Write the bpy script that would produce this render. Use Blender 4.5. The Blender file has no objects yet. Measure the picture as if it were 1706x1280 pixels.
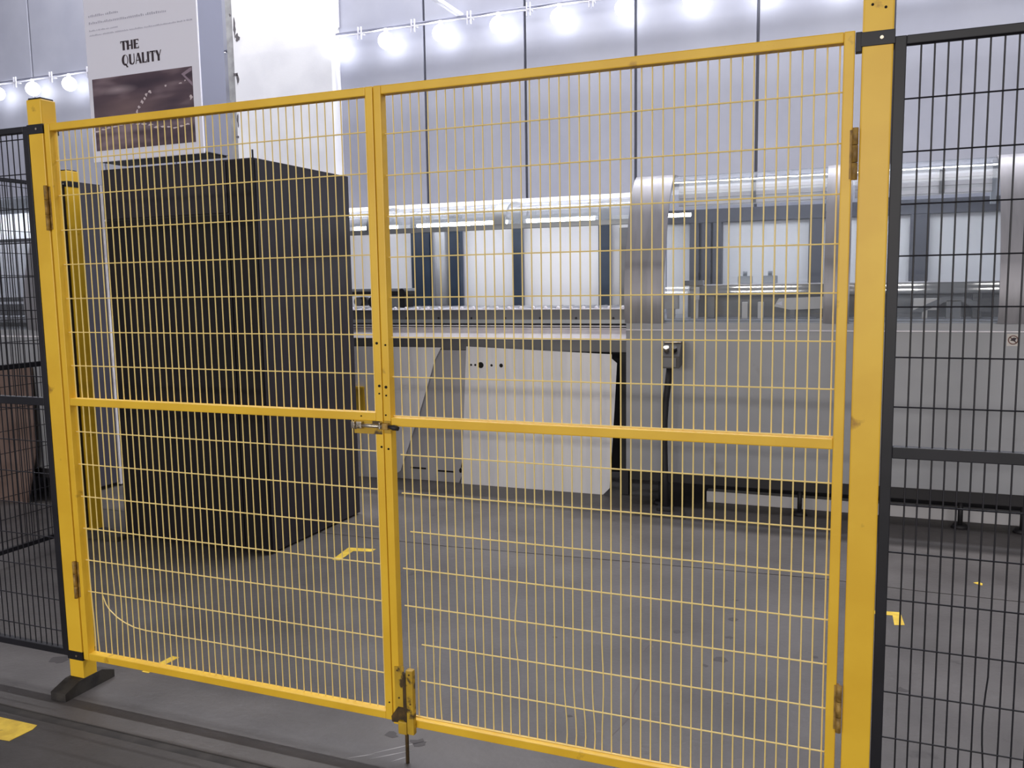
import bpy, bmesh, math, random
from mathutils import Vector, Matrix
random.seed(7)
C = bpy.context.scene.collection
SC = bpy.context.scene
# ------------------------------------------------------------------ camera
cam = bpy.data.cameras.new('camera'); camo = bpy.data.objects.new('camera', cam); C.objects.link(camo)
yaw, pitch, roll = (math.radians(a) for a in (21.89, 6.56, -0.89))
fw = Vector((-math.sin(yaw) * math.cos(pitch), math.cos(yaw) * math.cos(pitch), -math.sin(pitch)))
rt = Vector((math.cos(yaw), math.sin(yaw), 0)); up = rt.cross(fw)
r2 = math.cos(roll) * rt + math.sin(roll) * up; u2 = -math.sin(roll) * rt + math.cos(roll) * up
camo.matrix_world = Matrix(((r2.x, u2.x, -fw.x, 1.305), (r2.y, u2.y, -fw.y, -2.213), (r2.z, u2.z, -fw.z, 1.464), (0, 0, 0, 1)))
cam.sensor_width = 36; cam.lens = 1434.7 / 1706 * 36; cam.clip_start = .05; cam.clip_end = 80
SC.camera = camo
# ------------------------------------------------------------------ world, lamps, exposure
w = bpy.data.worlds.new('hall_air'); SC.world = w; w.use_nodes = True
w.node_tree.nodes['Background'].inputs[0].default_value = (.96, .95, 1, 1)
w.node_tree.nodes['Background'].inputs[1].default_value = .28
SC.view_settings.view_transform = 'Standard'; SC.view_settings.look = 'None'
SC.view_settings.gamma = 1; SC.view_settings.use_curve_mapping = False
SC.view_settings.exposure = 0.0
def area(name, loc, sx, sy, power, col=(1, .97, .93)):
    l = bpy.data.lights.new(name, 'AREA'); l.shape = 'RECTANGLE'; l.size = sx; l.size_y = sy; l.energy = power; l.color = col
    o = bpy.data.objects.new(name, l); C.objects.link(o); o.location = loc; return o
for z_, e_ in ((2.56, 640), (3.93, 640)):
    for k_ in range(6):
        a_ = area('hall_lamp_row_behind_camera', (-6.5 + 2.8 * k_, -14, z_), 1.5, .2, e_ / 6, (1, .96, .92)); a_.rotation_euler = (math.radians(82), 0, 0)
area('hall_lamp_over_machines', (-1, 4.6, 6.8), 12, .22, 680, (.97, .97, 1))
area('fill_lamp_over_floor', (-1, 2.6, 6.9), 10, 1.6, 200, (.98, .97, 1))  # unseen fill, added to brighten the leaning sheets and machine fronts
LED_POWER = 8.0
# ------------------------------------------------------------------ materials
def lin(c):
    return tuple((v / 255 / 12.92) if v / 255 <= .04045 else ((v / 255 + .055) / 1.055) ** 2.4 for v in c) + (1,)
def mat(name, c, rough=.5, metal=0., c2=None, scale=6., stretch=None, bump=0., bscale=60., detail=4., lo=.4, hi=.6, spec=.5, dirt=None, dscale=9., dlo=.66, dhi=.74, coat=0.):
    m = bpy.data.materials.new(name); m.use_nodes = True; nt = m.node_tree; b = nt.nodes['Principled BSDF']
    b.inputs['Base Color'].default_value = lin(c); b.inputs['Roughness'].default_value = rough; b.inputs['Metallic'].default_value = metal
    b.inputs['Specular IOR Level'].default_value = spec; b.inputs['Coat Weight'].default_value = coat
    tc = nt.nodes.new('ShaderNodeTexCoord'); mp = nt.nodes.new('ShaderNodeMapping'); nt.links.new(tc.outputs['Object'], mp.inputs[0])
    if stretch: mp.inputs['Scale'].default_value = stretch
    def noise(s, d=detail):
        n = nt.nodes.new('ShaderNodeTexNoise'); n.inputs['Scale'].default_value = s; n.inputs['Detail'].default_value = d
        nt.links.new(mp.outputs[0], n.inputs['Vector']); return n
    def ramp(n, a, z, ca, cz):
        r = nt.nodes.new('ShaderNodeValToRGB'); r.color_ramp.elements[0].position = a; r.color_ramp.elements[1].position = z
        r.color_ramp.elements[0].color = ca; r.color_ramp.elements[1].color = cz
        nt.links.new(n.outputs['Fac'], r.inputs[0]); return r
    out = None
    if c2:
        out = ramp(noise(scale), lo, hi, lin(c), lin(c2)).outputs[0]
    if dirt:
        f = ramp(noise(dscale, 6), dlo, dhi, (0, 0, 0, 1), (1, 1, 1, 1))
        mx = nt.nodes.new('ShaderNodeMixRGB'); nt.links.new(f.outputs[0], mx.inputs[0])
        if out: nt.links.new(out, mx.inputs[1])
        else: mx.inputs[1].default_value = lin(c)
        mx.inputs[2].default_value = lin(dirt); out = mx.outputs[0]
    if out: nt.links.new(out, b.inputs['Base Color'])
    if bump:
        n = noise(bscale, 5); bp = nt.nodes.new('ShaderNodeBump'); bp.inputs['Strength'].default_value = bump; bp.inputs['Distance'].default_value = .01
        nt.links.new(n.outputs['Fac'], bp.inputs['Height']); nt.links.new(bp.outputs[0], b.inputs['Normal'])
    return m
def emit(name, c, s):
    m = bpy.data.materials.new(name); m.use_nodes = True; nt = m.node_tree; b = nt.nodes['Principled BSDF']
    b.inputs['Base Color'].default_value = (1, 1, 1, 1); b.inputs['Emission Color'].default_value = c; b.inputs['Emission Strength'].default_value = s
    return m
def acrylic(name, haze=.03):
    m = bpy.data.materials.new(name); m.use_nodes = True; nt = m.node_tree; nt.nodes.remove(nt.nodes['Principled BSDF'])
    t = nt.nodes.new('ShaderNodeBsdfTransparent'); t.inputs[0].default_value = (.93, .95, .97, 1)
    g = nt.nodes.new('ShaderNodeBsdfGlossy'); g.inputs['Roughness'].default_value = .06
    lw = nt.nodes.new('ShaderNodeLayerWeight'); lw.inputs[0].default_value = .5
    pw = nt.nodes.new('ShaderNodeMath'); pw.operation = 'POWER'; pw.inputs[1].default_value = 4; nt.links.new(lw.outputs['Facing'], pw.inputs[0])
    f = nt.nodes.new('ShaderNodeMath'); f.operation = 'MULTIPLY_ADD'; f.inputs[1].default_value = .9; f.inputs[2].default_value = .045; nt.links.new(pw.outputs[0], f.inputs[0])
    mx = nt.nodes.new('ShaderNodeMixShader'); o = nt.nodes['Material Output']
    nt.links.new(f.outputs[0], mx.inputs[0]); nt.links.new(t.outputs[0], mx.inputs[1]); nt.links.new(g.outputs[0], mx.inputs[2]); d = nt.nodes.new('ShaderNodeBsdfTranslucent'); d2 = nt.nodes.new('ShaderNodeBsdfDiffuse'); ad = nt.nodes.new('ShaderNodeMixShader'); m2 = nt.nodes.new('ShaderNodeMixShader')
    d.inputs[0].default_value = d2.inputs[0].default_value = (.9, .92, .95, 1)
    nt.links.new(d.outputs[0], ad.inputs[1]); nt.links.new(d2.outputs[0], ad.inputs[2]); m2.inputs[0].default_value = haze
    nt.links.new(mx.outputs[0], m2.inputs[1]); nt.links.new(ad.outputs[0], m2.inputs[2]); nt.links.new(m2.outputs[0], o.inputs[0])
    return m
YEL = mat('yellow_paint', (234, 189, 50), .42, 0, (226, 179, 42), 5, dirt=(150, 105, 30), dscale=14, dlo=.68, dhi=.78)
YWIRE = mat('yellow_wire', (238, 212, 136), .45)
YRUST = mat('worn_yellow', (196, 158, 36), .55, 0, (176, 140, 34), 12, dirt=(74, 56, 26), dscale=22, dlo=.55, dhi=.62)
RUST = mat('grimy_rust', (92, 70, 34), .8, .1, (58, 46, 28), 30)
HINGE = mat('hinge_grime', (176, 140, 70), .6, .1, (128, 98, 48), 40)
BLK = mat('black_paint', (23, 23, 29), .45, 0, (29, 28, 35), 8, spec=.35)
RUBBER = mat('black_rubber', (40, 37, 36), .75, 0, (58, 54, 50), 14, bump=.2)
HOLE = mat('dark_hole', (22, 18, 14), .9)
CHROME = mat('worn_chrome', (205, 196, 182), .28, .9, (165, 155, 140), 60)
FLOOR = mat('concrete', (91, 87, 86), .52, 0, (71, 67, 66), 2.3, bump=.2, bscale=40, detail=12, lo=.36, hi=.70, spec=.35, dirt=(52, 48, 47), dscale=5.5, dlo=.68, dhi=.77)
FLOOR2 = mat('aisle_concrete', (73, 69, 68), .6, 0, (58, 54, 53), 2.6, bump=.2, bscale=40, detail=12, lo=.36, hi=.70, spec=.3, dirt=(42, 38, 37), dscale=6, dlo=.68, dhi=.77)
JOINT = mat('joint_filler', (62, 58, 56), .85, 0, (48, 45, 44), 12)
CRACK = mat('crack_dirt', (92, 86, 86), .9)
WALLP = mat('grey_wall_panel', (170, 172, 186), .5, 0, (163, 165, 180), 2.2, bump=.05, bscale=3)
SEAM = mat('dark_seam', (92, 94, 106), .6)
WHITEW = mat('white_plaster', (244, 244, 248), .7, 0, (236, 236, 241), 3, bump=.06)
GUARD = mat('grey_edge', (170, 170, 172), .7, 0, (150, 150, 152), 10)
CEIL = mat('ceiling_grey', (150, 152, 158), .8)
DARK = mat('dark_sheet', (45, 41, 48), .42, .0, (39, 35, 42), 3, spec=.35)
DARK2 = mat('dark_sheet_lower', (33, 29, 31), .5, .0, (27, 24, 26), 3, spec=.25)  # darker copy of the cabinet sheet: gloss gradient put into the colour
MGREY = mat('machine_grey', (156, 157, 162), .42, .1, (149, 150, 155), 2, dirt=(132, 130, 130), dscale=5, dlo=.66, dhi=.8)
MGREY2 = mat('machine_grey_dark', (112, 112, 116), .45, .2, (102, 102, 106), 4)
STEEL = mat('brushed_steel', (148, 146, 152), .45, .4, (136, 135, 140), 3, stretch=(5, 1, 1))
SHEET = mat('pale_sheet_metal', (245, 243, 246), .4, .03, (235, 234, 239), 2.5, stretch=(6, 1, .6))
SHEETG = mat('grey_sheet_metal', (190, 188, 193), .42, .1, (178, 177, 184), 2.5)
APRON = mat('white_steel', (242, 238, 243), .4, 0, (226, 221, 229), 9)
RWHITE = mat('white_rear_panel', (236, 236, 240), .55)
POSTB = mat('blue_grey_post', (46, 62, 82), .5, .1, (38, 52, 72), 4)
POSTG = mat('slate_post', (74, 76, 88), .5, .1)
LIDB = mat('lid_grey', (160, 164, 170), .4, .2)
UNDER = mat('black_steel', (34, 32, 36), .6, .1)
PALE = mat('pale_plastic', (206, 200, 196), .5)
BROWN = mat('brown_board', (112, 92, 84), .8, 0, (98, 78, 70), 5)
SIGNW = mat('sign_white', (238, 237, 250), .5)
SIGNG = mat('sign_side_grey', (140, 142, 158), .45, .3)
INK = mat('sign_ink', (60, 48, 56), .7)
INKL = mat('sign_ink_pale', (186, 184, 200), .7)
TAPE = mat('yellow_tape', (226, 192, 62), .6, 0, (206, 170, 50), 20, dirt=(150, 130, 70), dscale=40)
CORD = mat('white_cord', (225, 225, 235), .5)
CONDUIT = mat('grey_conduit', (120, 122, 138), .45, .3)
LEDM = emit('led_glow', (.93, .95, 1, 1), LED_POWER)
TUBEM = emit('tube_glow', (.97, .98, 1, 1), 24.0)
ACR = acrylic('clear_acrylic'); ACRH = acrylic('sheen_acrylic', .22)  # second one: diffuse white mixed in as the lid's whitish reflection
def picture_mat():
    m = bpy.data.materials.new('poster_print'); m.use_nodes = True; nt = m.node_tree; b = nt.nodes['Principled BSDF']; b.inputs['Roughness'].default_value = .5
    tc = nt.nodes.new('ShaderNodeTexCoord'); mp = nt.nodes.new('ShaderNodeMapping'); mp.inputs['Scale'].default_value = (1.3, 1, 5)
    nt.links.new(tc.outputs['Object'], mp.inputs[0])
    n = nt.nodes.new('ShaderNodeTexNoise'); n.inputs['Scale'].default_value = 1.6; n.inputs['Detail'].default_value = 2; nt.links.new(mp.outputs[0], n.inputs['Vector'])
    r = nt.nodes.new('ShaderNodeValToRGB'); e = r.color_ramp.elements
    e[0].position = .35; e[0].color = lin((66, 52, 66)); e[1].position = .72; e[1].color = lin((150, 130, 138))
    q = e.new(.52); q.color = lin((92, 74, 84)); nt.links.new(n.outputs['Fac'], r.inputs[0]); out = r.outputs[0]
    for (cx, cz, sx, sz, col, st) in ((-.22, .165, .20, .038, (176, 158, 164), .8), (-.15, .03, .42, .11, (136, 112, 112), .7), (0, -.115, .7, .03, (150, 134, 146), .55), (.1, .2, .35, .06, (60, 46, 60), .6)):
        mp2 = nt.nodes.new('ShaderNodeMapping'); mp2.inputs['Location'].default_value = (-cx / sx, 0, -cz / sz); mp2.inputs['Scale'].default_value = (1 / sx, 1, 1 / sz)
        nt.links.new(tc.outputs['Object'], mp2.inputs[0]); g = nt.nodes.new('ShaderNodeTexGradient'); g.gradient_type = 'SPHERICAL'; nt.links.new(mp2.outputs[0], g.inputs[0])
        ml = nt.nodes.new('ShaderNodeMath'); ml.operation = 'MULTIPLY'; ml.inputs[1].default_value = st; nt.links.new(g.outputs['Fac'], ml.inputs[0])
        mx = nt.nodes.new('ShaderNodeMixRGB'); nt.links.new(ml.outputs[0], mx.inputs[0]); nt.links.new(out, mx.inputs[1]); mx.inputs[2].default_value = lin(col); out = mx.outputs[0]
    nt.links.new(out, b.inputs['Base Color'])
    return m
PRINT = picture_mat()
DROP = mat('print_highlight', (212, 198, 202), .5)
# ------------------------------------------------------------------ geometry helpers
class MB:
    """collects world-space geometry for ONE mesh object"""
    def __init__(s): s.bm = bmesh.new()
    def box(s, x0, x1, y0, y1, z0, z1, bev=0.):
        g = bmesh.ops.create_cube(s.bm, size=1)
        for v in g['verts']:
            v.co = Vector((x0 if v.co.x < 0 else x1, y0 if v.co.y < 0 else y1, z0 if v.co.z < 0 else z1))
        if bev:
            es = list({e for v in g['verts'] for e in v.link_edges})
            bmesh.ops.bevel(s.bm, geom=es, offset=bev, segments=2, affect='EDGES', profile=.6)
        return s
    def tube(s, pts, r, n=8, caps=True):
        pts = [Vector(p) for p in pts]; rings = []
        for i, p in enumerate(pts):
            a = pts[max(i - 1, 0)]; b = pts[min(i + 1, len(pts) - 1)]; d = (b - a).normalized()
            ref = Vector((0, 0, 1)) if abs(d.z) < .9 else Vector((0, 1, 0))
            e1 = d.cross(ref).normalized(); e2 = d.cross(e1)
            rr = r[i] if isinstance(r, (list, tuple)) else r
            rings.append([s.bm.verts.new(p + rr * (math.cos(2 * math.pi * k / n) * e1 + math.sin(2 * math.pi * k / n) * e2)) for k in range(n)])
        for A, B in zip(rings, rings[1:]):
            for k in range(n): f = s.bm.faces.new((A[k], A[(k + 1) % n], B[(k + 1) % n], B[k])); f.smooth = n > 6
        if caps: s.bm.faces.new(rings[0]); s.bm.faces.new(rings[-1])
        return s
    def prism(s, poly, axis, a, b):
        """poly: 2-D outline in the two other axes (order x,y,z minus axis), extruded along axis from a to b"""
        def P(p, t):
            return {'x': (t, p[0], p[1]), 'y': (p[0], t, p[1]), 'z': (p[0], p[1], t)}[axis]
        A = [s.bm.verts.new(P(p, a)) for p in poly]; B = [s.bm.verts.new(P(p, b)) for p in poly]; n = len(poly)
        s.bm.faces.new(A); s.bm.faces.new(B[::-1])
        for k in range(n): s.bm.faces.new((A[k], B[k], B[(k + 1) % n], A[(k + 1) % n]))
        return s
    def sheet(s, prof, x0, x1, t, smooth=True):
        """curved sheet: profile list of (y,z) swept in x, thickness t inward"""
        n = len(prof); nor = []
        for i in range(n):
            a = prof[max(i - 1, 0)]; b = prof[min(i + 1, n - 1)]; dy, dz = b[0] - a[0], b[1] - a[1]; L = math.hypot(dy, dz) or 1
            nor.append((dz / L, -dy / L))
        inner = [(p[0] + t * q[0], p[1] + t * q[1]) for p, q in zip(prof, nor)]
        V = [[s.bm.verts.new((x, p[0], p[1])) for p in pr] for pr in (prof, inner) for x in (x0, x1)]
        o0, o1, i0, i1 = V
        for k in range(n - 1):
            for q in ((o0[k], o1[k], o1[k + 1], o0[k + 1]), (i0[k], i0[k + 1], i1[k + 1], i1[k])):
                f = s.bm.faces.new(q); f.smooth = smooth
            for q in ((o0[k], o0[k + 1], i0[k + 1], i0[k]), (o1[k], i1[k], i1[k + 1], o1[k + 1])):
                for e in s.bm.faces.new(q).edges: e.smooth = False
        s.bm.faces.new((o0[0], i0[0], i1[0], o1[0])); s.bm.faces.new((o0[-1], o1[-1], i1[-1], i0[-1]))
        return s
    def ball(s, c, r, sz=1., u=16, v=10):
        g = bmesh.ops.create_uvsphere(s.bm, u_segments=u, v_segments=v, radius=r)
        for q in g['verts']: q.co = Vector((q.co.x, q.co.y, q.co.z * sz)) + Vector(c)
        for f in {f for q in g['verts'] for f in q.link_faces}: f.smooth = True
        return s
    def done(s, name, m, parent=None, loc=None):
        """link as one object; verts are given in world space"""
        bmesh.ops.recalc_face_normals(s.bm, faces=s.bm.faces)
        base = wl(parent) if parent else Vector((0, 0, 0))
        L = Vector(loc) if loc is not None else base
        bmesh.ops.translate(s.bm, verts=s.bm.verts, vec=-L)
        me = bpy.data.meshes.new(name); s.bm.to_mesh(me); s.bm.free(); me.materials.append(m)
        o = bpy.data.objects.new(name, me); C.objects.link(o); o.location = L - base
        if parent: o.parent = parent
        return o
def wl(o):
    v = Vector(o.location)
    while o.parent: o = o.parent; v += o.location
    return v
def thing(name, label, cat, loc=(0, 0, 0), group=None):
    o = bpy.data.objects.new(name, None); C.objects.link(o); o.location = loc; o.empty_display_size = .1
    return tag(o, label, cat, group)
def tag(o, label, cat, group=None):
    o['label'] = label; o['category'] = cat
    if group: o['group'] = group
    return o
def struct(o): o['kind'] = 'structure'; return o
def share(o, parent, dv):
    c = o.copy(); C.objects.link(c); c.parent = parent; c.location = o.location + Vector(dv); return c
def disc(x, y, z, r, m, parent, name, ax='y', t=.002, n=12):
    b = MB(); d = {'y': (0, t, 0), 'x': (t, 0, 0), 'z': (0, 0, t)}[ax]
    return b.tube([(x, y, z), (x - d[0], y - d[1], z - d[2])], r, n).done(name, m, parent)
# ------------------------------------------------------------------ setting
fl = struct(MB().box(-10, 8, -16, 5.24, -.12, -.004).done('floor', JOINT))
MB().prism([(-10, -16), (8, -16), (8, -.215), (-10, -.215)], 'z', -.004, 0).done('floor_slab', FLOOR2, fl)
jl = [(-10, 2.03), (-.83, 2.04), (.2, 2.11), (1.2, 2.165), (1.6, 2.135), (8, 2.13)]
MB().prism([(-10, -.172), (8, -.172)] + [(x, y - .004) for x, y in jl[::-1]], 'z', -.004, 0).done('floor_slab', FLOOR, fl)
MB().prism([(x, y + .005) for x, y in jl] + [(8, 5.24), (-10, 5.24)], 'z', -.004, 0).done('floor_slab', FLOOR, fl)
cp = [(.402, 2.09), (.43, 1.85), (.486, 1.614), (.53, 1.42), (.567, 1.205), (.545, 1.02), (.597, .805), (.60, .66), (.631, .529), (.60, .36)]
MB().prism([(x - .0015 - .002 * (i % 3), y) for i, (x, y) in enumerate(cp)] + [(x + .0015, y) for x, y in cp[::-1]], 'z', 0, .0006).done('crack', CRACK, fl)
STAIN = mat('floor_stain', (58, 53, 54), .7)
_rs = random.Random(3)
for cx, cy, q in ((.03, .11, .035), (-.08, .12, .03), (.85, 1.06, .035), (.64, 1.28, .025), (.84, 1.49, .03), (.85, 1.29, .022), (.17, 1.05, .015), (.43, .44, .014), (.82, 1.73, .016), (.80, .99, .016), (-1.62, .17, .05), (1.49, 1.03, .03), (1.19, 1.21, .018)):
    MB().prism([(cx + q * math.cos(2 * math.pi * k / 11) * _rs.uniform(.4, 1.1), cy + q * .8 * math.sin(2 * math.pi * k / 11) * _rs.uniform(.4, 1.1)) for k in range(11)], 'z', 0, .0005).done('stain', STAIN, fl)
SCR = mat('scratched_concrete', (150, 146, 146), .7)
for x0, y0, x1, y1 in ((-.10, -.02, .06, .14), (-.07, -.03, .03, .06), (.0, -.02, .04, .03), (-.14, -.05, -.07, .0)):
    nx, ny = (y1 - y0), -(x1 - x0); L = math.hypot(nx, ny); nx, ny = nx / L * .0022, ny / L * .0022
    MB().prism([(x0, y0), ((x0 + x1) / 2 + nx, (y0 + y1) / 2 + ny), (x1, y1), ((x0 + x1) / 2 - nx, (y0 + y1) / 2 - ny)], 'z', 0, .0005).done('scratch', SCR, fl)
wb = struct(MB().box(-10, 8, 5.23, 5.4, 0, 7.2).done('wall_back', SEAM))
p0 = MB().box(-3.488, -2.512, 5.2, 5.23, 0, 7.2, .004).done('wall_panel', WALLP, wb, (-3.0, 5.2, 0))
for k in list(range(-6, 0)) + list(range(1, 11)): share(p0, wb, (k, 0, 0))
wl_ = struct(MB().box(-10.15, -10, -16, 5.4, 0, 7.2).done('wall_left', WALLP))
ce = struct(MB().box(-10, 8, -16, 5.4, 7.2, 7.35).done('ceiling', CEIL))
pil = struct(MB().box(-4.555, -3.41, 5.05, 5.2, 0, 7.2, .006).done('pillar', WHITEW))
MB().box(-4.64, -4.556, 5.06, 5.2, 0, 7.2, .004).done('edge_guard', GUARD, pil)
def blob(cx, cz, rx, rz, n=11):
    return [(cx + rx * math.cos(2 * math.pi * k / n) * random.uniform(.35, 1.1), cz + rz * math.sin(2 * math.pi * k / n) * random.uniform(.45, 1.1)) for k in range(n)]
for cx, cz, rx, rz in ((-4.53, 4.06, .022, .12), (-4.50, 3.95, .035, .05), (-4.545, 3.60, .05, .022), (-4.52, 3.55, .022, .06), (-4.54, 3.14, .014, .09), (-4.575, 4.17, .015, .02), (-4.55, 2.99, .03, .02)):
    MB().prism(blob(cx, cz, rx, rz), 'y', 5.0485, 5.0502).done('scuff', mat('scuff_grey', (96, 92, 96), .8), pil)
tag(struct(MB().tube([(-3.40, 5.185, 7.2), (-3.40, 5.185, 3.95), (-3.41, 5.16, 3.9), (-3.42, 5.06, 3.84)], .007, 8).done('trim_1', CORD)), 'white power cable running up the pillar to the light string', 'cable')
# ------------------------------------------------------------------ light string on the back wall
def light_string(xs, x0, x1, lab, where):
    t = thing('light_string', lab, 'light string', (x0, 5.07, 3.84))
    MB().tube([(x0, 5.13, 3.865), (x1, 5.13, 3.865)], .016, 8).done('conduit', CONDUIT, t)
    pts = []; n = int((x1 - x0) / .14)
    for i in range(n + 1):
        x = x0 + (x1 - x0) * i / n; ph = (x - xs[0]) / .5625
        pts.append((x, 5.06, 3.835 - .012 * math.sin(math.pi * (ph % 1.0))))
    MB().tube(pts, .007, 6).done('cord', CORD, t)
    first = None
    for i, x in enumerate(xs):
        xm = x + .28
        if xm > x1 or xm < x0: continue
        if first is None:
            b = MB().box(xm - .02, xm - .012, 5.045, 5.06, 3.77, 3.885).box(xm + .012, xm + .02, 5.045, 5.06, 3.77, 3.885).box(xm - .02, xm + .02, 5.045, 5.12, 3.82, 3.832)
            first = (b.done('clip', CORD, t, (xm, 5.05, 3.83)), xm)
        else: share(first[0], t, (xm - first[1], 0, 0))
bulb0 = None
def bulb(x, label):
    global bulb0
    z = 3.835
    if bulb0 is None:
        t = thing('string_bulb', label, 'light bulb', (x, 5.05, z), 'glowing bulbs on the wall light string')
        MB().tube([(x, 5.05, z), (x, 5.05, z - .05)], .019, 10).done('socket', CORD, t)
        MB().ball((x, 5.05, z - .108), .076, 1.0).done('globe', LEDM, t)
        bulb0 = t; return t
    t = bulb0.copy(); C.objects.link(t); t.location = (x, 5.05, z); t['label'] = label
    for ch in list(bulb0.children):
        c = ch.copy(); C.objects.link(c); c.parent = t
    return t
NTH = ['first', 'second', 'third', 'fourth', 'fifth', 'sixth', 'seventh', 'eighth', 'ninth', 'tenth', 'eleventh', 'twelfth']
XS = [-3.376 + .5625 * k for k in range(12)]
light_string(XS, -3.40, 3.2, 'long string of white bulbs along grey wall right of the pillar', 'right')
for i, x in enumerate(XS):
    lab = 'glowing white bulb touching the right edge of the white pillar' if i == 0 else NTH[i] + ' glowing bulb on the string, counted from the white pillar rightwards'
    bulb(x, lab)
XL = [-6.78 - .555 * k for k in range(4)]
light_string(XL[::-1], -9.0, -4.66, 'shorter string of bulbs on grey wall left of the hanging sign', 'left')
for i, x in enumerate(XL):
    bulb(x, ['glowing bulb on the wall closest to the hanging sign, on its left', 'second glowing bulb leftwards from the hanging sign', 'third glowing bulb leftwards from the hanging sign', 'fourth glowing bulb leftwards from the hanging sign'][i])
rail_w = MB().box(-2.125, -2.085, 3.3, 5.19, 3.875, 3.915, .004).box(-2.125, -2.085, 3.3, 3.34, 3.9, 7.2)
tag(rail_w.done('ceiling_rail', CORD), 'white square rail reaching from the wall above the light string', 'rail')
# ------------------------------------------------------------------ hanging sign
SX0, SX1, SY = -4.0, -2.97, 2.72
sg = thing('hanging_sign', 'white hanging sign reading THE QUALITY above the tall dark cabinet', 'sign', (-3.49, 2.72, 2.415))
MB().box(SX0 + .01, SX1 - .012, SY + .016, 3.0, 2.43, 3.78, .004).done('sign_body', SIGNG, sg)
MB().box(SX0 + .03, SX1 - .03, SY + .03, 2.99, 2.418, 2.43).done('sign_underside', UNDER, sg)
MB().box(SX0, SX1, SY, SY + .016, 2.415, 3.79, .005).done('sign_face', SIGNW, sg)
MB().box(-3.96, -3.035, SY - .002, SY, 2.495, 3.008).done('photo_print', PRINT, sg, (-3.5, SY, 2.75))
for x in (-3.8, -3.2): MB().tube([(x, 2.86, 3.78), (x, 2.86, 7.2)], .012, 8).done('hanger_rod', CONDUIT, sg)
def ell(cx, cz, a, b, n=28): return [(cx + a * math.cos(2 * math.pi * k / n), cz + b * math.sin(2 * math.pi * k / n)) for k in range(n)]
def R_(x0, x1, z0, z1): return [(x0, z0), (x1, z0), (x1, z1), (x0, z1)]
def ring(o, i): return [[o[k], o[(k + 1) % len(o)], i[(k + 1) % len(o)], i[k]] for k in range(len(o))]
GLYPH = {  # thick-and-thin condensed capitals, height 1: (advance, pieces)
 'T': (.60, [R_(.19, .40, 0, 1), R_(0, .58, .90, 1), R_(0, .05, .76, 1), R_(.53, .58, .76, 1)]),
 'H': (.66, [R_(0, .21, 0, 1), R_(.40, .58, 0, 1), R_(.2, .42, .40, .50)]),
 'E': (.54, [R_(0, .21, 0, 1), R_(.2, .46, .90, 1), R_(.2, .40, .46, .56), R_(.2, .48, 0, .10), R_(.42, .47, .76, 1), R_(.43, .48, 0, .24)]),
 'Q': (.78, ring(ell(.34, .5, .34, .52), ell(.42, .5, .18, .45)) + [[(.30, .14), (.42, .18), (.66, -.20), (.50, -.22)]]),
 'U': (.66, [R_(0, .21, .22, 1), R_(.50, .57, .26, 1), [(0, .24), (.21, .24), (.27, .10), (.38, .10), (.50, .28), (.57, .28), (.50, .06), (.38, -.02), (.22, -.02), (.06, .06)]]),
 'A': (.70, [[(.22, 1), (.42, 1), (.66, 0), (.43, 0)], [(.24, 1), (.30, 1), (.07, 0), (0, 0)], R_(.12, .48, .28, .36)]),
 'L': (.54, [R_(0, .21, 0, 1), R_(.2, .49, 0, .10), R_(.44, .49, 0, .28)]),
 'I': (.28, [R_(0, .21, 0, 1)]),
 'Y': (.62, [[(0, 1), (.22, 1), (.42, .42), (.20, .42)], [(.52, 1), (.60, 1), (.40, .42), (.34, .42)], R_(.20, .41, 0, .44)])}
def text(body, x, z, h, wid):
    k = wid / (sum(GLYPH[c][0] for c in body) - .06)
    for c in body:
        b = MB()
        for p in GLYPH[c][1]: b.prism([(x + q[0] * k, z + q[1] * h) for q in p], 'y', SY - .0016, SY)
        b.done('sign_letter', INK, sg); x += GLYPH[c][0] * k
text('THE', -3.668, 3.181, .064, .170)
text('QUALITY', -3.664, 3.076, .073, .362)
def smallprint(x0, x1, z, h):
    b = MB(); x = x0
    while x < x1:
        wd = random.uniform(.5, .9) * h; b.box(x, x + wd * .8, SY - .0012, SY, z, z + h * random.uniform(.5, 1)); x += wd + h * .25
        if random.random() < .1: x += h * .6
    b.done('small_print', INKL, sg)['kind'] = 'stuff'
smallprint(-3.955, -3.68, 3.445, .018); smallprint(-3.955, -3.24, 3.395, .018); smallprint(-3.955, -3.69, 3.345, .011); smallprint(-3.955, -3.01, 3.312, .011)
# splash highlights printed on the photograph
def print_blob(poly): MB().prism(poly, 'y', SY - .0026, SY - .002).done('print_splash', DROP, sg)
ch = [(-3.575, 2.715), (-3.55, 2.745), (-3.53, 2.775), (-3.50, 2.81), (-3.475, 2.83), (-3.455, 2.855), (-3.42, 2.872)]
for i, (x, z) in enumerate(ch): print_blob(blob(x, z, .015 + .007 * (i == 6), .013 + .004 * (i % 2), 9))
for x, z, a, c in ((-3.275, 2.90, .016, .009), (-3.14, 2.905, .018, .008), (-3.10, 2.918, .012, .006), (-3.055, 2.80, .018, .022)): print_blob(blob(x, z, a, c, 9))
MB().prism([(-3.13, 2.965), (-3.05, 3.0), (-3.037, 3.0), (-3.037, 2.98), (-3.10, 2.955), (-3.037, 2.90), (-3.037, 2.875)], 'y', SY - .0026, SY - .002).done('print_splash', mat('print_lilac', (150, 132, 146), .5), sg)
for k in range(16):
    x = -3.94 + .056 * k; print_blob(blob(x, 2.640 + .03 * math.sin(k * .35) + random.uniform(-.008, .008), .032, .008, 8))
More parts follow.
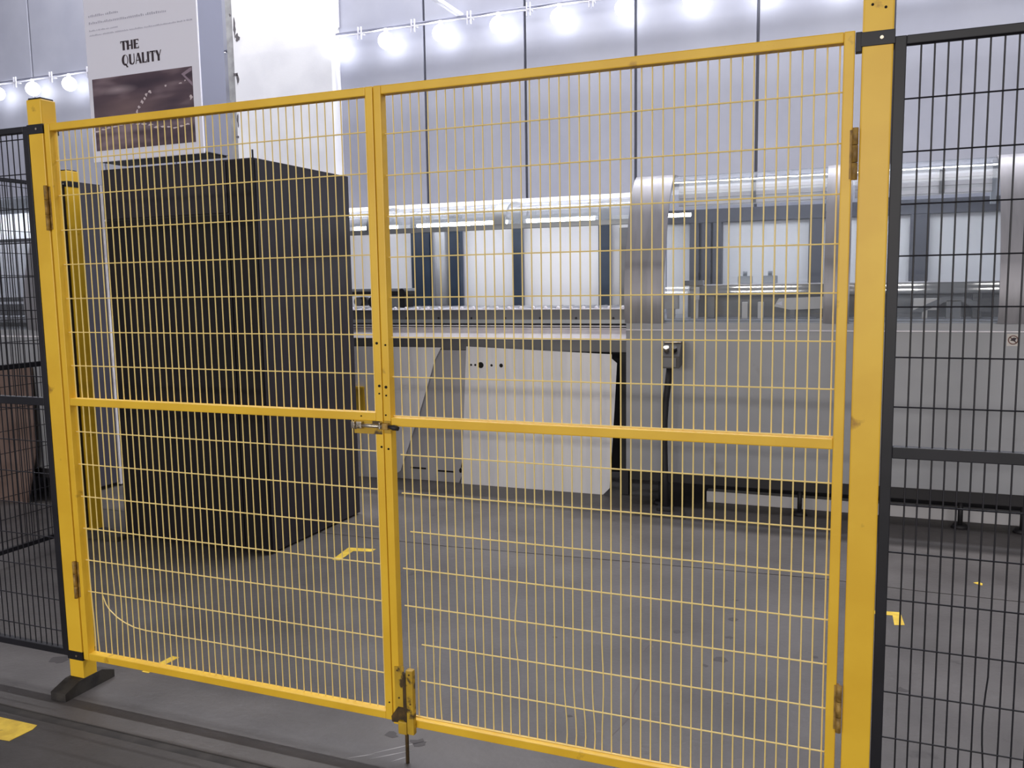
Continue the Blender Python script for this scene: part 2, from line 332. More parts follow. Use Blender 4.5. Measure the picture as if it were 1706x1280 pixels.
# ------------------------------------------------------------------ dark cabinet
cb = thing('steel_cabinet', 'tall dark grey steel cabinet standing behind the left gate leaf', 'cabinet', (-2.19, 2.03, 0))
MB().box(-2.712, -1.672, 1.587, 2.488, .01, 2.14).done('body', UNDER, cb)
MB().box(-2.72, -1.845, 1.577, 1.587, 1.872, 2.145, .002).done('upper_panel', DARK, cb)
MB().box(-2.72, -1.845, 1.577, 1.587, .012, 1.862, .002).done('front_panel', DARK2, cb)
MB().box(-1.838, -1.668, 1.577, 1.587, .012, 2.145, .002).done('narrow_panel', DARK2, cb)
MB().box(-1.672, -1.662, 1.592, 2.49, .012, 2.145, .002).done('side_panel', mat('dark_sheet_side', (44, 40, 46), .45, 0, (38, 34, 40), 3, spec=.3), cb)  # tone between upper and lower sheet, averaging the side's light gradient
MB().box(-2.72, -1.662, 1.577, 2.49, 2.14, 2.15, .002).done('top_panel', DARK, cb)
MB().tube([(-1.662, 1.578, 1.72), (-1.662, 1.576, 2.19)], .005, 6).done('corner_rod', BLK, cb)
# ------------------------------------------------------------------ posts
def post(x0, x1, y0, y1, z1, label, foot_axis, foot, clamps, group='yellow fence posts'):
    xc, yc = (x0 + x1) / 2, (y0 + y1) / 2
    t = thing('fence_post', label, 'post', (xc, yc, 0), group)
    MB().box(x0, x1, y0, y1, .03, z1, .004).done('upright', YEL, t)
    MB().box(x0 + .004, x1 - .004, y0 + .004, y1 - .004, z1 - .004, z1 + .006, .003).done('cap', BLK, t)
    a, b, hw = foot
    c = yc if foot_axis == 'y' else xc
    prof = [(a, 0), (b, 0), (b, .028), (c + .05, .052), (c - .05, .052), (a, .028)]
    o = xc if foot_axis == 'y' else yc
    MB().prism(prof, 'x' if foot_axis == 'y' else 'y', o - hw, o + hw).done('foot', RUBBER, t)
    for z in clamps:
        MB().box(x0 - .003, x1 + .003, y0 - .003, y1 + .003, z - .016, z + .016, .001).done('clamp_band', BLK, t)
        disc((x0 + x1) / 2 + .008, y0 - .003, z, .004, CHROME, t, 'rivet')
    return t
lp = post(-1.365, -1.297, 0, .06, 2.12, 'yellow post at the left end of the double gate, black foot showing', 'y', (-.085, .135, .036), (2.02, .135))
rp = post(1.297, 1.364, 0, .06, 2.12, 'wide yellow post between the right gate leaf and black mesh fence', 'y', (-.085, .135, .036), (2.012, .135))
MB().box(1.283, 1.297, -.002, .02, 1.985, 2.03, .002).done('clamp_lug', BLK, rp)
for x, z in ((1.317, 2.087), (1.345, 2.078)): disc(x, 0, z, .003, HOLE, rp, 'bolt_hole')
p2 = post(-2.955, -2.885, 1.487, 1.565, 2.15, 'yellow post beside the dark cabinet, seen through the left leaf', 'x', (-3.12, -2.69, .042), (2.075,))
# ------------------------------------------------------------------ gate leaves
def wire_v(x, y, z0, z1, r, m, parent, pts=None):
    return MB().tube(pts or [(x, y, z0), (x, y, z1)], r, 6).done('vertical_wire', m, parent, (x, y, z0))
def wire_h(x0, x1, y, z, r, m, parent, pts=None):
    return MB().tube(pts or [(x0, y, z), (x1, y, z)], r, 6).done('horizontal_wire', m, parent, (x0, y, z))
WR = .0020
def leaf(x0, x1, zb, zm, label, side):
    t = thing('gate_leaf', label, 'gate', (x0 if side == 'L' else x1, .015, zb))
    T = 2.035; s = .0245
    for a, b in ((x0, x0 + s), (x1 - s, x1)): MB().box(a, b, 0, .031, zb, T, .003).done('frame_stile', YEL, t)
    MB().box(x0 + s, x1 - s, .0005, .0305, T - .025, T - .0003, .003).done('top_rail', YEL, t)
    MB().box(x0 + s, x1 - s, .0005, .0305, zm - .026, zm, .003).done('mid_rail', YEL, t)
    MB().box(x0 + s, x1 - s, .0005, .0305, zb + .0003, zb + .026, .003).done('bottom_rail', YEL, t)
    # vertical wires
    xs0 = -.4829 if side == 'L' else .414; pit = .0277 if side == 'L' else .02785
    ks = [k for k in range(-60, 60) if x0 + s + .003 < xs0 + k * pit < x1 - s - .003]
    bent = {'L': {ks[0]: 1, ks[1]: 2, ks[4]: 3, ks[5]: 3}, 'R': {ks[4]: 2, ks[8]: 1, ks[18]: 4, ks[19]: 4, ks[20]: 4, ks[21]: 4, ks[22]: 3, ks[13]: 5}}[side]
    first = None; zt = T - .018; z0 = zb + .012; yv = .024
    for k in ks:
        x = xs0 + k * pit
        if k in bent:
            q = bent[k]; A = (.006, -.009, .005, .008, -.010)[q - 1]; zc = zb + (.10, .14, .22, .07, .36)[q - 1]; wv = (.12, .16, .1, .08, .09)[q - 1]
            pts = [(x + A * math.exp(-((z0 + (zt - z0) * i / 40 - zc) / wv) ** 2), yv, z0 + (zt - z0) * i / 40) for i in range(41)]
            wire_v(x, yv, z0, zt, WR, YWIRE, t, pts)
        elif first is None: first = (wire_v(x, yv, z0, zt, WR, YWIRE, t), x)
        else: share(first[0], t, (x - first[1], 0, 0))
    zt0, pz = (1.912, .1178) if side == 'L' else (1.902, .1173)
    first = None; a, b = x0 + s - .002, x1 - s + .002
    stub = {8: .045, 10: .07, 11: .041, 13: .098, 14: .092, 12: .043, 9: .045} if side == 'R' else {}
    for k in range(16):
        z = zt0 - pz * k; y = yv - .0045
        if side == 'L' and k == 14:
            wire_h(a, b, y, z, WR, YWIRE, t, [(-1.197, y, .372), (-1.185, y, .343), (-1.17, y, .324), (-1.152, y, .311), (-1.135, y, .299), (-1.10, y, .284), (-1.056, y, .272), (-1.0, y, .268), (-.5, y, .2675), (b, y, .266)])
        elif side == 'R' and k in stub: wire_h(stub[k], b, y, z, WR, YWIRE, t)
        elif first is None: first = (wire_h(a, b, y, z, WR, YWIRE, t), z)
        else: share(first[0], t, (0, 0, z - first[1]))
    return t
LL = leaf(-1.291, -.0012, .125, 1.091, 'left leaf of the yellow double gate, in front of dark cabinet', 'L')
RL = leaf(.0012, 1.282, .115, 1.078, 'right leaf of the yellow double gate, with rusty drop bolt', 'R')
for t, pts in ((LL, ((-.013, 1.299, .004), (-.009, 1.172, .004), (-.010, 1.149, .0026), (-.008, .988, .0034), (-.0105, .183, .0025), (-.075, 1.079, .0022))),
               (RL, ((.016, 1.294, .003), (.0135, 1.169, .0044), (.0135, 1.144, .0028), (.0155, .983, .0032), (.010, 1.085, .0026)))):
    for x, z, r in pts: disc(x, 0, z, r, HOLE, t, 'drill_hole')
def hinge(x, z0, z1, parent, pv):
    y = -.009
    b = MB()
    for k in range(3):
        a = z0 + (z1 - z0) * k / 3; c = z0 + (z1 - z0) * (k + 1) / 3
        b.tube([(x, y, a + .0008), (x, y, c - .0008)], .0068, 12)
    h = b.done('hinge', HINGE, parent)
    MB().box(min(x, x + pv * .012), max(x, x + pv * .012), -.0015, .012, z0 + .004, z1 - .004).done('hinge_plate', HINGE, h)
hinge(-1.2935, 1.675, 1.828, LL, 1); hinge(-1.2935, .36, .498, LL, 1)
hinge(1.2885, 1.695, 1.815, RL, -1); hinge(1.2885, .332, .456, RL, -1)
# barrel bolt
lt = MB().box(-.100, -.004, -.0025, 0, 1.026, 1.066, .001).done('bolt_plate', YRUST, LL)
MB().tube([(-.092, -.010, 1.052), (.004, -.010, 1.052)], .0062, 10).done('bolt_bar', CHROME, lt)
for a, b in ((-.102, -.090), (-.084, -.066), (-.007, -.001)): MB().box(a, b, -.018, -.0025, 1.043, 1.064, .002).done('bolt_guide', CHROME, lt)
MB().tube([(-.078, -.014, 1.052), (-.078, -.030, 1.046)], .0036, 8).done('bolt_knob', CHROME, lt)
kp = MB().box(.003, .026, -.0025, 0, 1.030, 1.068, .001).done('keeper', YRUST, RL)
MB().box(.005, .024, -.018, -.0025, 1.043, 1.062, .003).done('keeper_loop', HINGE, kp)
MB().tube([(.0235, -.012, 1.053), (.040, -.010, 1.050), (.056, -.008, 1.047)], [.004, .0085, .006], 10).done('bolt_tip', UNDER, kp)
# drop bolt
db = MB().prism([(.012, .304), (.044, .308), (.044, .285), (.050, .283), (.050, .26), (.046, .258), (.046, .15), (.030, .135), (.012, .15)], 'y', -.003, 0).done('drop_bolt_plate', YRUST, RL)
MB().box(.060, .083, -.020, -.0005, .10, .306, .003).done('drop_bolt_channel', YRUST, db)
MB().tube([(.052, -.008, .0), (.052, -.008, .16), (.051, -.009, .29)], .0058, 8).done('drop_rod', RUST, db)
MB().box(.0435, .060, -.012, -.001, .115, .245, .003).done('rod_guide', RUST, db)
MB().prism([(-.002, .142), (.022, .176), (.045, .176), (.045, .140), (.028, .126), (.0, .124)], 'y', -.006, -.0005).done('rust_patch', RUST, db)
MB().box(.026, .056, -.016, -.001, .094, .136, .004).done('lower_guide', YRUST, db)
for x, z in ((.022, .293), (.026, .205), (.072, .293), (.074, .2)): disc(x, -.003 if x < .05 else -.020, z, .0028, RUST, db, 'screw')
# ------------------------------------------------------------------ black mesh fences
def fence(ax, a, b, c, label, z0, zt, zm, x0w, zh0, bent=None):
    """panel along axis ax from a to b at the other coordinate c"""
    P = (lambda s, o, z: (s, c + o, z)) if ax == 'x' else (lambda s, o, z: (c + o, s, z))
    t = thing('mesh_fence_panel', label, 'fence', P((a + b) / 2, 0, z0))
    def bx(name, s0, s1, za, zb_):
        p, q = P(s0, -.0125, za), P(s1, .0125, zb_)
        return MB().box(min(p[0], q[0]), max(p[0], q[0]), min(p[1], q[1]), max(p[1], q[1]), za, zb_, .002).done(name, BLK, t)
    s = .025
    bx('frame_stile', a, a + s, z0, zt); bx('frame_stile', b - s, b, z0, zt)
    bx('top_rail', a + s, b - s, zt - .02, zt); bx('mid_rail', a + s, b - s, zm - .028, zm); bx('bottom_rail', a + s, b - s, z0, z0 + .024)
    first = None; k0 = math.ceil((a + s + .004 - x0w) / .0278); k = k0; xs = []
    while x0w + .0278 * k < b - s - .004: xs.append(x0w + .0278 * k); k += 1
    for i, x in enumerate(xs):
        if bent is not None and i == bent:
            pts = [P(x + (-.007 if .28 < zz < .52 else 0) * math.sin((zz - .28) / .24 * math.pi), 0, zz) for zz in [z0 + .01 + (zt - z0 - .02) * j / 44 for j in range(45)]]
            MB().tube(pts, WR, 6).done('vertical_wire', BLK, t)
        elif first is None: first = (MB().tube([P(x, 0, z0 + .01), P(x, 0, zt - .01)], WR, 6).done('vertical_wire', BLK, t), x)
        else:
            d = x - first[1]; share(first[0], t, (d, 0, 0) if ax == 'x' else (0, d, 0))
    first = None; z = zh0; k = 0
    while zh0 - .1185 * k > z0 + .03:
        z = zh0 - .1185 * k
        if first is None: first = (MB().tube([P(a + s - .002, -.0042, z), P(b - s + .002, -.0042, z)], WR, 6).done('horizontal_wire', BLK, t), z)
        else: share(first[0], t, (0, 0, z - first[1]))
        k += 1
    return t
fence('x', 1.366, 2.42, .0125, 'black wire mesh fence panel right of the wide yellow post', .13, 2.012, 1.066, 1.3941, 1.991, 7)
fence('x', -2.79, -1.367, .0125, 'black mesh fence panel joined to the yellow post, nearer of two', .128, 2.034, 1.088, -1.4049, 1.993)
fence('y', .06, 1.482, -2.918, 'black mesh fence panel running back towards post beside dark cabinet', .07, 2.07, 1.083, .075, 2.03)
# ------------------------------------------------------------------ hooded machines
PROF = [(3.28, 1.165), (3.268, 1.21), (3.252, 1.29), (3.247, 1.372), (3.252, 1.46), (3.268, 1.55), (3.30, 1.69), (3.336, 1.801), (3.375, 1.91), (3.423, 2.008), (3.47, 2.075), (3.522, 2.126), (3.57, 2.152), (3.64, 2.158), (3.9, 2.16), (4.45, 2.16)]
def hooded(label, xa, xb, bands, dy, sill, parts):
    """machine between xa and xb; bands = opaque steel hoops; dy shifts it in depth"""
    t = thing('hooded_machine', label, 'machine', ((xa + xb) / 2, 3.3 + dy, 0))
    pr = [(y + dy, z) for y, z in PROF]; y0 = 3.28 + dy
    MB().box(xa, xb, y0, y0 + .02, .235, 1.158, .003).done('front_panel', MGREY, t)
    MB().box(xa + .02, xb - .02, y0 + .02, 4.45 + dy, .3, 1.12).done('body', UNDER, t)
    MB().box(xa, xb, y0 - .006, y0 + .03, 1.158, 1.166, .001).done('ledge', APRON, t)
    MB().box(xa, xb, y0 + .004, y0 + .03, 1.166, 1.214, .001).done('sill', MGREY, t)
    MB().box(xa + .03, xb - .03, y0 + .045, 4.45 + dy, 1.12, 1.222).done('deck', MGREY2, t)
    MB().box(xa + .03, xb - .03, y0 + .02, y0 + .10, .163, .235, .003).done('base_beam', UNDER, t)
    MB().box(xa + .03, xb - .03, 4.35 + dy, 4.43 + dy, .163, .3, .003).done('base_beam', UNDER, t)
    upr = [p for p in pr if p[1] >= 1.2]
    for i, (a, b) in enumerate(bands):
        MB().sheet([(y - .004 - .006 * (i == 1), z + (.004 if z > 2.1 else 0)) for y, z in upr], a, b, -.012).done('hood_band', STEEL, t)
    allb = sorted(bands); ip = [(y + .002, z) for y, z in upr]
    for (a, b), (c, d) in zip(allb, allb[1:]):
        if c - b > .1: MB().sheet(ip[:12], b - .01, c + .01, -.004).done('acrylic_window', ACR, t)
    a, d = allb[0][0], allb[-1][1]
    MB().sheet(upr[11:], a, d, -.006).done('hood_top', ACR, t)
    return t, y0
HM, Y0 = hooded('long grey machine with curved steel and clear hood, behind right leaf', -.095, 3.3, [(-.095, .055), (.052, .163), (1.113, 1.257), (2.03, 2.2), (3.1, 3.3)], 0, 0, None)
for xa, xb in ((.163, 1.113), (1.257, 2.03), (2.2, 3.1)):
    v = MB().box(xa + .01, xb - .01, 3.655, 3.665, 1.965, 2.118).done('valance', RWHITE, HM)
    for k in range(3): MB().box(xa + .01, xb - .01, 3.640, 3.655, 1.972 + .045 * k, 1.998 + .045 * k, .003).done('slat', APRON, v)
    MB().box(xa + .48, xa + .51, 3.630, 3.640, 1.97, 2.11).done('bracket', MGREY2, v)
# rear frame of the hooded machine
MB().box(-.095, 3.3, 4.46, 4.52, 1.909, 2.01, .004).done('rear_beam', POSTG, HM)
for a, b in ((.1, .17), (.19, .26), (.275, .34), (.96, 1.05), (1.63, 1.75), (2.5, 2.6)): MB().box(a, b, 4.46, 4.52, 1.0, 1.909, .004).done('rear_post', POSTG, HM)
for a, b in ((-.09, .1), (.34, .96), (1.05, 1.63), (1.75, 2.5), (2.6, 3.29)): MB().box(a, b, 4.54, 4.552, 1.0, 2.0, .002).done('rear_panel', RWHITE, HM)
MB().box(-.09, 3.29, 4.46, 4.5, .15, 1.0, .003).done('rear_light_block', MGREY2, HM)  # unseen, added to stop light from behind
MB().box(.3, 3.1, 3.66, 3.76, 1.372, 1.44, .003).done('inner_rail', MGREY2, HM)
MB().box(.3, 3.1, 3.655, 3.77, 1.44, 1.447, .001).done('rail_edge', APRON, HM)
for x in (.36, 1.18, 1.95, 2.7): MB().box(x, x + .05, 3.69, 3.74, 1.222, 1.372, .003).done('rail_leg', MGREY2, HM)
MB().box(.073, .176, 3.62, 3.68, 1.285, 1.387, .004).box(.1, .15, 3.63, 3.67, 1.222, 1.285).done('terminal_box', PALE, HM)
MB().box(.293, .318, 3.60, 3.64, 1.345, 1.43, .003).box(.298, .313, 3.61, 3.63, 1.222, 1.345).done('sensor', PALE, HM)
MB().box(.21, .34, 3.63, 3.70, 1.44, 1.475, .004).box(.26, .30, 3.64, 3.68, 1.222, 1.44).done('clamp_block', MGREY2, HM)
for x in (.56, .72): MB().box(x, x + .09, 3.68, 3.75, 1.447, 1.50, .008).tube([(x + .045, 3.7, 1.5), (x + .045, 3.7, 1.53)], .014, 8).done('roller_bracket', LIDB, HM)
for x in (.60, .70): MB().box(x, x + .035, 3.60, 3.63, 1.222, 1.33, .003).done('fitting', PALE, HM)
pl = MB().prism([(.80, 1.30), (.83, 1.352), (1.10, 1.36), (1.10, 1.285), (.90, 1.278)], 'y', 3.615, 3.625).done('warning_plate', PALE, HM)
MB().prism([(.815, 1.318), (.85, 1.334), (.85, 1.303)], 'y', 3.612, 3.615).done('warning_triangle', APRON, pl)
for x in (.9, 1.06): MB().box(x, x + .03, 3.63, 3.66, 1.222, 1.3).done('plate_leg', MGREY2, HM)
for x in (1.30, 1.62): MB().box(x, x + .13, 3.615, 3.63, 1.272, 1.345, .004).box(x + .05, x + .08, 3.62, 3.63, 1.222, 1.272).done('side_plate', PALE, HM)
MB().prism([(1.60, 1.262), (1.78, 1.352), (1.90, 1.352), (2.06, 1.262), (1.99, 1.262), (1.88, 1.325), (1.80, 1.325), (1.67, 1.262)], 'y', 3.60, 3.625).box(1.8, 1.88, 3.6, 3.625, 1.222, 1.33).done('gusset', MGREY2, HM)
MB().box(.2, 3.1, 3.86, 3.88, 1.222, 1.40, .002).done('inner_back', MGREY2, HM)
MB().box(.10, .34, 4.523, 4.535, 1.0, 1.909).done('post_cover', POSTG, HM)
MB().tube([(-.06, 3.95, 1.935), (.20, 3.95, 1.935)], .013, 10).done('glow_tube', TUBEM, HM)
MB().tube([(.30, 3.95, 2.07), (1.05, 3.95, 2.07)], .013, 10).done('glow_tube', TUBEM, HM)  # added tube, hidden behind the valance to light the hood interior
MB().tube([(1.3, 3.95, 2.07), (2.0, 3.95, 2.07)], .013, 10).done('glow_tube', TUBEM, HM)  # another added tube out of sight, brightens the next hood
for x in (-.04, 1.09, 2.05, 2.9): MB().box(x, x + .03, 3.93, 3.97, 1.92, 2.15).done('tube_bracket', LIDB, HM)
for x in (.12, 1.0, 1.90, 2.22, 3.1):
    for y in (3.36, 4.38):
        f = MB().tube([(x, y, 0), (x, y, .022)], [.05, .038], 14).done('levelling_foot', UNDER, HM)
        MB().tube([(x, y, .02), (x, y, .165)], .014, 10).done('foot_stem', UNDER, f)
st = MB().box(2.083, 2.146, 3.2785, 3.28, 1.082, 1.15).done('sticker', PALE, HM)
rg = MB(); N = 28
for k in range(N):
    a0, a1 = 2 * math.pi * k / N, 2 * math.pi * (k + 1) / N
    rg.prism([(2.1145 + r * math.cos(a), 1.116 + r * math.sin(a)) for r, a in ((.026, a0), (.026, a1), (.0205, a1), (.0205, a0))], 'y', 3.2778, 3.2785)
rg.prism([(2.095, 1.131), (2.099, 1.135), (2.134, 1.101), (2.130, 1.097)], 'y', 3.2778, 3.2785)
rg.done('sticker_ring', mat('sticker_brown', (110, 70, 60), .6), st)
MB().prism([(2.10, 1.112), (2.108, 1.126), (2.118, 1.13), (2.132, 1.126), (2.124, 1.115), (2.128, 1.104), (2.116, 1.11)], 'y', 3.2776, 3.2785).done('sticker_symbol', INK, st)
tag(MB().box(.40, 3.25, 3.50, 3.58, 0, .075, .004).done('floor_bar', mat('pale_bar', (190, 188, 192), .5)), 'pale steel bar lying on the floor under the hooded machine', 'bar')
# ------------------------------------------------------------------ roller conveyor with raised lid
CX0, CX1 = -3.25, -.10
cv = thing('roller_conveyor', 'grey roller conveyor with raised clear lid, left of the hooded machine', 'conveyor', (-1.7, 3.9, 0))
fr = MB().box(CX0, CX1, 3.43, 3.47, 1.192, 1.29, .003).done('front_rail', MGREY2, cv)
MB().box(CX0, CX1, 3.426, 3.472, 1.29, 1.296, .001).done('rail_edge', APRON, fr)
MB().box(CX0, CX1, 3.426, 3.43, 1.196, 1.222, .001).done('rail_trim', LIDB, fr)
for k in range(12):
    x = CX1 - .12 - .262 * k
    if x > CX0: disc(x, 3.43, 1.232, .008, UNDER, fr, 'bolt_head', t=.004)
MB().box(CX0, CX1, 3.50, 3.55, 1.15, 1.20).done('inner_channel', UNDER, cv)
MB().box(CX0, CX1, 3.42, 3.50, 1.160, 1.166, .001).box(CX0, CX1, 3.425, 3.50, 1.174, 1.180, .001).done('slide_strip', APRON, cv)
MB().prism([(3.392, 1.085), (3.455, 1.158), (3.475, 1.158), (3.475, 1.083)], 'x', CX0, CX1).done('apron', APRON, cv)
MB().box(CX0, CX1, 3.445, 3.49, 1.0, 1.083, .003).done('lower_beam', MGREY2, cv)
MB().box(CX0, CX1, 4.36, 4.42, 1.15, 1.29, .003).done('rear_rail', MGREY2, cv)
r0 = None
for k in range(34):
    x = -.16 - .0915 * k
    if x < CX0: break
    if r0 is None:
        r0 = (MB().tube([(x, 3.475, 1.275), (x, 4.36, 1.275)], .024, 12).done('roller', STEEL, cv, (x, 3.5, 1.275)), MB().ball((x, 3.448, 1.303), .0125, 1, 10, 6).done('roller_cap', APRON, cv, (x, 3.45, 1.303)), x)
    else:
        share(r0[0], cv, (x - r0[2], 0, 0)); share(r0[1], cv, (x - r0[2], 0, 0))
for x in (-3.2, -2.18, -1.15, -.2):
    for y in (3.52, 4.37): MB().box(x, x + .06, y, y + .05, 0, 1.15, .003).done('leg', UNDER, cv)
MB().box(CX0, CX1, 4.0, 4.02, .05, 1.14).done('dark_backing_board', UNDER, cv)  # black board added so the space under the rollers stays dark
# lid
LP = [(3.455, 1.885), (3.458, 1.925), (3.475, 1.968), (3.515, 2.008), (3.575, 2.034), (3.65, 2.046), (3.75, 2.05)]
MB().box(-2.7, CX1, 3.445, 3.475, 1.853, 1.889, .003).done('lid_beam', LIDB, cv)
MB().prism([(3.735, 2.045), (3.79, 2.092), (3.80, 2.06), (3.76, 2.04)], 'x', -2.7, CX1).done('lid_top_strip', APRON, cv)
MB().box(-2.7, CX1, 3.78, 4.46, 2.045, 2.06, .003).done('lid_roof', ACR, cv)
for a, b in ((-2.7, -2.12), (-2.00, -1.09), (-1.0, CX1)): MB().sheet(LP, a, b, -.004).done('lid_pane', ACRH, cv)
for a, b in ((-2.12, -2.00), (-1.09, -1.0)): MB().sheet([(y - .003, z + .002) for y, z in LP], a, b, -.012).done('lid_bracket', LIDB, cv)
for a, b in ((-2.54, -2.14), (-1.96, -1.19), (-1.03, -.5)):  # added glowing tubes: imitate streak highlights in the lid, light rear panels
    l = MB().box(a - .03, b + .03, 3.93, 3.98, 1.955, 1.985, .003).done('added_tube_housing', LIDB, cv)
    MB().tube([(a, 3.95, 1.94), (b, 3.95, 1.94)], .013, 10).done('glow_tube', TUBEM, l)
    for x in (a + .05, b - .05): MB().box(x, x + .02, 3.94, 3.97, 1.985, 2.046).done('tube_bracket', LIDB, l)
for a, b, m in ((-2.3, -2.12, POSTB), (-1.93, -1.83, POSTB), (-1.35, -1.28, POSTB), (-.62, -.53, POSTB), (-3.2, -3.1, POSTB)): MB().box(a, b, 4.46, 4.52, 0, 2.05, .004).done('rear_post', m, cv)
MB().tube([(-2.025, 4.5, 1.0), (-2.025, 4.5, 2.04)], .07, 20).done('grey_column', MGREY, cv)
for a, b in ((-3.1, -2.3), (-1.83, -1.35), (-1.28, -.62), (-.53, CX1)): MB().box(a, b, 4.54, 4.552, 1.0, 2.0, .002).done('rear_panel', RWHITE, cv)
MB().box(-.46, -.36, 4.50, 4.53, 1.0, 1.9, .003).done('door_edge', MGREY2, cv)
MB().box(CX0, CX1, 4.46, 4.5, .1, 1.0, .003).done('rear_light_block', MGREY2, cv)  # added to block the wall bulbs' light below the conveyor
# carriage on the rollers
MB().box(-2.56, -1.99, 3.80, 3.95, 1.43, 1.452, .003).done('carriage_plate', LIDB, cv)
MB().box(-2.55, -1.99, 3.79, 3.93, 1.395, 1.43, .003).done('carriage_beam', UNDER, cv)
MB().tube([(-2.30, 3.80, 1.345), (-2.30, 3.94, 1.345)], .045, 16).done('motor', UNDER, cv)
MB().tube([(-2.44, 3.80, 1.35), (-2.44, 3.94, 1.35)], .036, 16).done('motor', MGREY2, cv)
MB().box(-2.25, -2.06, 3.81, 3.93, 1.302, 1.395, .006).done('gear_box', LIDB, cv)
MB().box(-2.05, -1.995, 3.78, 3.92, 1.302, 1.395, .006).tube([(-2.02, 3.77, 1.42), (-2.02, 3.93, 1.42)], .03, 12).done('end_block', UNDER, cv)
MB().box(-2.36, -2.172, 3.405, 3.43, .5, .69, .004).box(-2.36, -2.168, 3.395, 3.435, .69, .712, .003).box(-2.36, -2.33, 3.43, 3.53, .5, .6).done('switch_box', YEL, cv)
# ------------------------------------------------------------------ leaning metal sheets
def leaning(poly, yb, yt, zt, t, m, label, nm='metal_sheet'):
    bm = MB(); f = lambda z: yb + (yt - yb) * z / zt
    A = [bm.bm.verts.new((x, f(z), z)) for x, z in poly]; B = [bm.bm.verts.new((x, f(z) + t, z)) for x, z in poly]; n = len(poly)
    bm.bm.faces.new(A); bm.bm.faces.new(B[::-1])
    for k in range(n): bm.bm.faces.new((A[k], B[k], B[(k + 1) % n], A[(k + 1) % n]))
    c = Vector((sum(p[0] for p in poly) / n, yb, 0))
    return tag(bm.done(nm, m, None, c), label, 'metal sheet' if nm == 'metal_sheet' else 'board', 'sheets leaning on the conveyor' if nm == 'metal_sheet' else None)
leaning([(-2.6, .0), (-2.01, 0), (-1.90, .07), (-1.68, .6), (-1.555, .93), (-1.50, 1.02), (-2.6, 1.02)], 3.46, 3.395, 1.02, .004, SHEET, 'pale grey sheet with slanting right edge leaning on conveyor beside cabinet')
s2 = leaning([(-2.0, .0), (-1.43, 0), (-1.40, .07), (-1.36, .12), (-1.365, .2), (-1.335, .3), (-1.325, .45), (-1.27, 1.0), (-2.0, 1.0)], 3.50, 3.425, 1.0, .004, SHEETG, 'grey sheet with ragged black right edge, behind the slanting one')
s3 = leaning([(-1.40, 0.0), (-.31, 0), (-.262, .05), (-.215, .6), (-.19, .93), (-.225, .96), (-.225, .99), (-1.30, 1.03)], 3.478, 3.40, 1.03, .004, SHEET, 'bright pale sheet with a row of holes, leaning beside black gap')
for x, r in ((-1.269, .008), (-1.236, .008), (-1.193, .022), (-1.109, .009), (-1.035, .014)):
    yy = 3.478 + (3.40 - 3.478) * .897 / 1.03
    disc(x, yy, .897, r, HOLE, s3, 'hole', n=16)
for x, z, wd, hh in ((-1.83, .085, .13, .012), (-1.60, .075, .14, .012)):
    yy = 3.50 + (3.425 - 3.50) * z / 1.0
    MB().box(x, x + wd, yy - .003, yy, z, z + hh).done('slot', HOLE, s2)
for k, (x, z) in enumerate(((-1.41, .10), (-1.395, .14), (-1.375, .19), (-1.365, .24), (-1.35, .3), (-1.385, .23))):
    yy = 3.50 + (3.425 - 3.50) * z / 1.0; MB().prism(blob(x, z, .014, .028, 8), 'y', yy - .003, yy).done('burn_mark', HOLE, s2)
# ------------------------------------------------------------------ pedestal switch
pd = thing('switch_pedestal', 'black switch box on bent pole before the hooded machine', 'switch stand', (.2, 3.13, 0))
MB().prism([(.03, 3.02), (.34, 3.02), (.31, 3.2), (.08, 3.2)], 'z', 0, .022).done('base_plate', mat('pedestal_base', (70, 66, 66), .6, .2), pd)
MB().box(.15, .25, 3.09, 3.16, .022, .05, .006).done('base_collar', UNDER, pd)
MB().tube([(.203, 3.125, .03), (.197, 3.127, .25), (.191, 3.128, .45), (.192, 3.128, .6), (.199, 3.129, .72), (.212, 3.13, .83), (.224, 3.13, .94)], .021, 12).done('pole', UNDER, pd)
hb = MB().prism([(3.085, .935), (3.20, .95), (3.20, 1.09), (3.15, 1.088), (3.085, 1.01)], 'x', .182, .290).done('switch_housing', mat('switch_dark', (62, 60, 60), .35, .4), pd)
MB().box(.190, .272, 3.08, 3.085, .942, 1.0, .002).done('face_plate', MGREY2, hb)
for x in (.205, .255): MB().tube([(x, 3.12, 1.04), (x, 3.103, 1.065)], .017, 12).done('push_button', CHROME if x < .22 else UNDER, hb)
MB().box(.185, .288, 3.145, 3.20, 1.088, 1.098, .003).done('guard_lip', CHROME, hb)
# ------------------------------------------------------------------ second hooded machine far left, brown board
H2, Y2 = hooded('grey hooded machine seen through the black fences, behind brown board', -7.0, -3.87, [(-7.0, -6.8), (-5.6, -5.4), (-3.985, -3.87)], -1.2, 0, None)
MB().box(-3.868, -3.845, 2.12, 3.2, .03, 2.235, .003).done('end_panel', mat('slate_sheet', (74, 72, 84), .45), H2)
MB().box(-3.868, -3.835, 2.612, 2.642, .012, 2.232, .003).done('corner_post', APRON, H2)
MB().box(-6.98, -3.9, 2.9, 2.92, 1.22, 1.88).done('rear_panel', SHEETG, H2)
MB().box(-6.98, -3.9, 2.88, 2.92, 1.88, 2.1, .003).done('rear_light_panel', RWHITE, H2)
MB().box(-6.98, -3.99, 2.44, 2.45, 2.05, 2.15).done('valance', LIDB, H2)  # added to hide the glowing tube behind it
lh = MB().box(-6.9, -4.0, 2.62, 2.66, 2.12, 2.15).done('added_tube_housing', LIDB, H2)
MB().tube([(-6.9, 2.64, 2.10), (-4.05, 2.64, 2.10)], .013, 10).done('glow_tube', TUBEM, lh)  # unseen tube added to whiten the pale rear panel
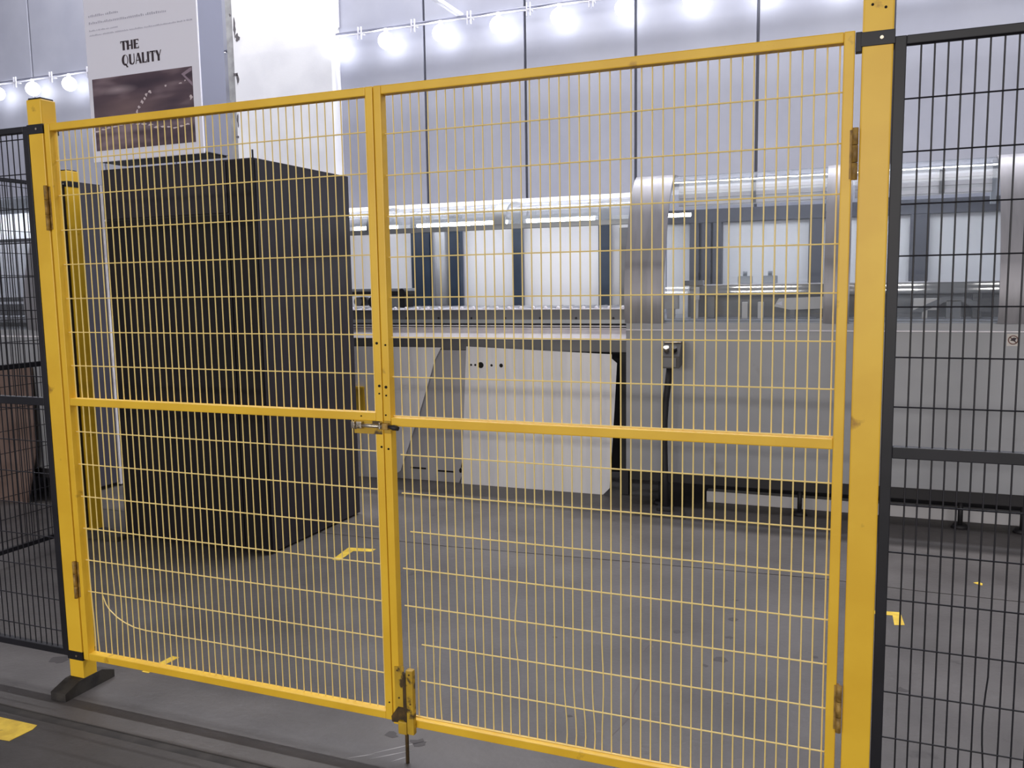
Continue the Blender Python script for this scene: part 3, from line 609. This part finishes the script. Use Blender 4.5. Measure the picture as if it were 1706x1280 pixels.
MB().box(-5.3, -4.05, 2.3, 2.34, 1.83, 1.85, .002).done('inner_bar', UNDER, H2)
MB().box(-4.20, -4.15, 2.3, 2.35, 1.56, 1.72, .004).box(-4.185, -4.165, 2.31, 2.33, 1.70, 1.84).done('hanging_sensor', UNDER, H2)
MB().box(-5.3, -4.02, 2.25, 2.32, 1.40, 1.425, .002).done('inner_bar', UNDER, H2)
MB().box(-5.3, -4.06, 2.24, 2.4, 1.30, 1.38, .004).done('motor_cover', UNDER, H2)
rr = None
for k in range(14):
    x = -4.07 - .075 * k
    if rr is None: rr = (MB().tube([(x, 2.22, 1.268), (x, 2.85, 1.268)], .022, 10).done('roller', STEEL, H2, (x, 2.22, 1.268)), x)
    else: share(rr[0], H2, (x - rr[1], 0, 0))
MB().box(-5.3, -4.03, 2.2, 2.22, 1.222, 1.25).done('roller_rail', UNDER, H2)
for x in (-3.98, -5.2, -6.6):
    for y in (2.15, 3.15): MB().prism([(x - .06, 0), (x + .06, 0), (x + .045, .06), (x + .02, .165), (x - .03, .165)], 'y', y, y + .08).done('machine_foot', UNDER, H2)
bb = leaning([(-5.0, .0), (-4.03, 0.0), (-3.965, .33), (-3.97, .57), (-4.0, .95), (-5.0, .965)], 1.97, 2.055, .965, .016, BROWN, 'brown board leaning on the machine seen through the left fences', 'brown_board')
# ------------------------------------------------------------------ tape on the floor
def tape(poly, label, grp='yellow tape marks on the floor'):
    c = (sum(p[0] for p in poly) / len(poly), sum(p[1] for p in poly) / len(poly), 0)
    return tag(MB().prism(poly, 'z', .0002, .0014).done('floor_tape', TAPE, None, c), label, 'floor tape', grp)
tape([(1.33, 1.79), (1.517, 1.816), (1.528, 1.669), (1.487, 1.655), (1.484, 1.768), (1.33, 1.752)], 'yellow L-shaped tape corner on floor behind the black right fence')
tape([(-1.30, 1.62), (-1.255, 1.622), (-1.275, 1.79), (-1.174, 1.81), (-1.17, 1.86), (-1.335, 1.835)], 'yellow L-shaped tape corner on floor beside the dark cabinet')
tape([(-1.225, .20), (-1.192, .20), (-1.182, .352), (-1.217, .352)], 'short yellow tape strip on floor just behind the left gate leaf')
for k in range(4):
    pass
tape([(-1.60, -.25), (-1.247, -.242), (-1.236, -.268), (-1.243, -.349), (-1.284, -.353), (-1.60, -.36)], 'wide worn yellow tape on aisle floor before the black foot')
tape([(1.86, 2.34), (1.885, 2.36), (1.90, 2.34), (1.895, 2.31), (1.875, 2.325)], 'tiny scrap of yellow tape on floor behind the black right fence')
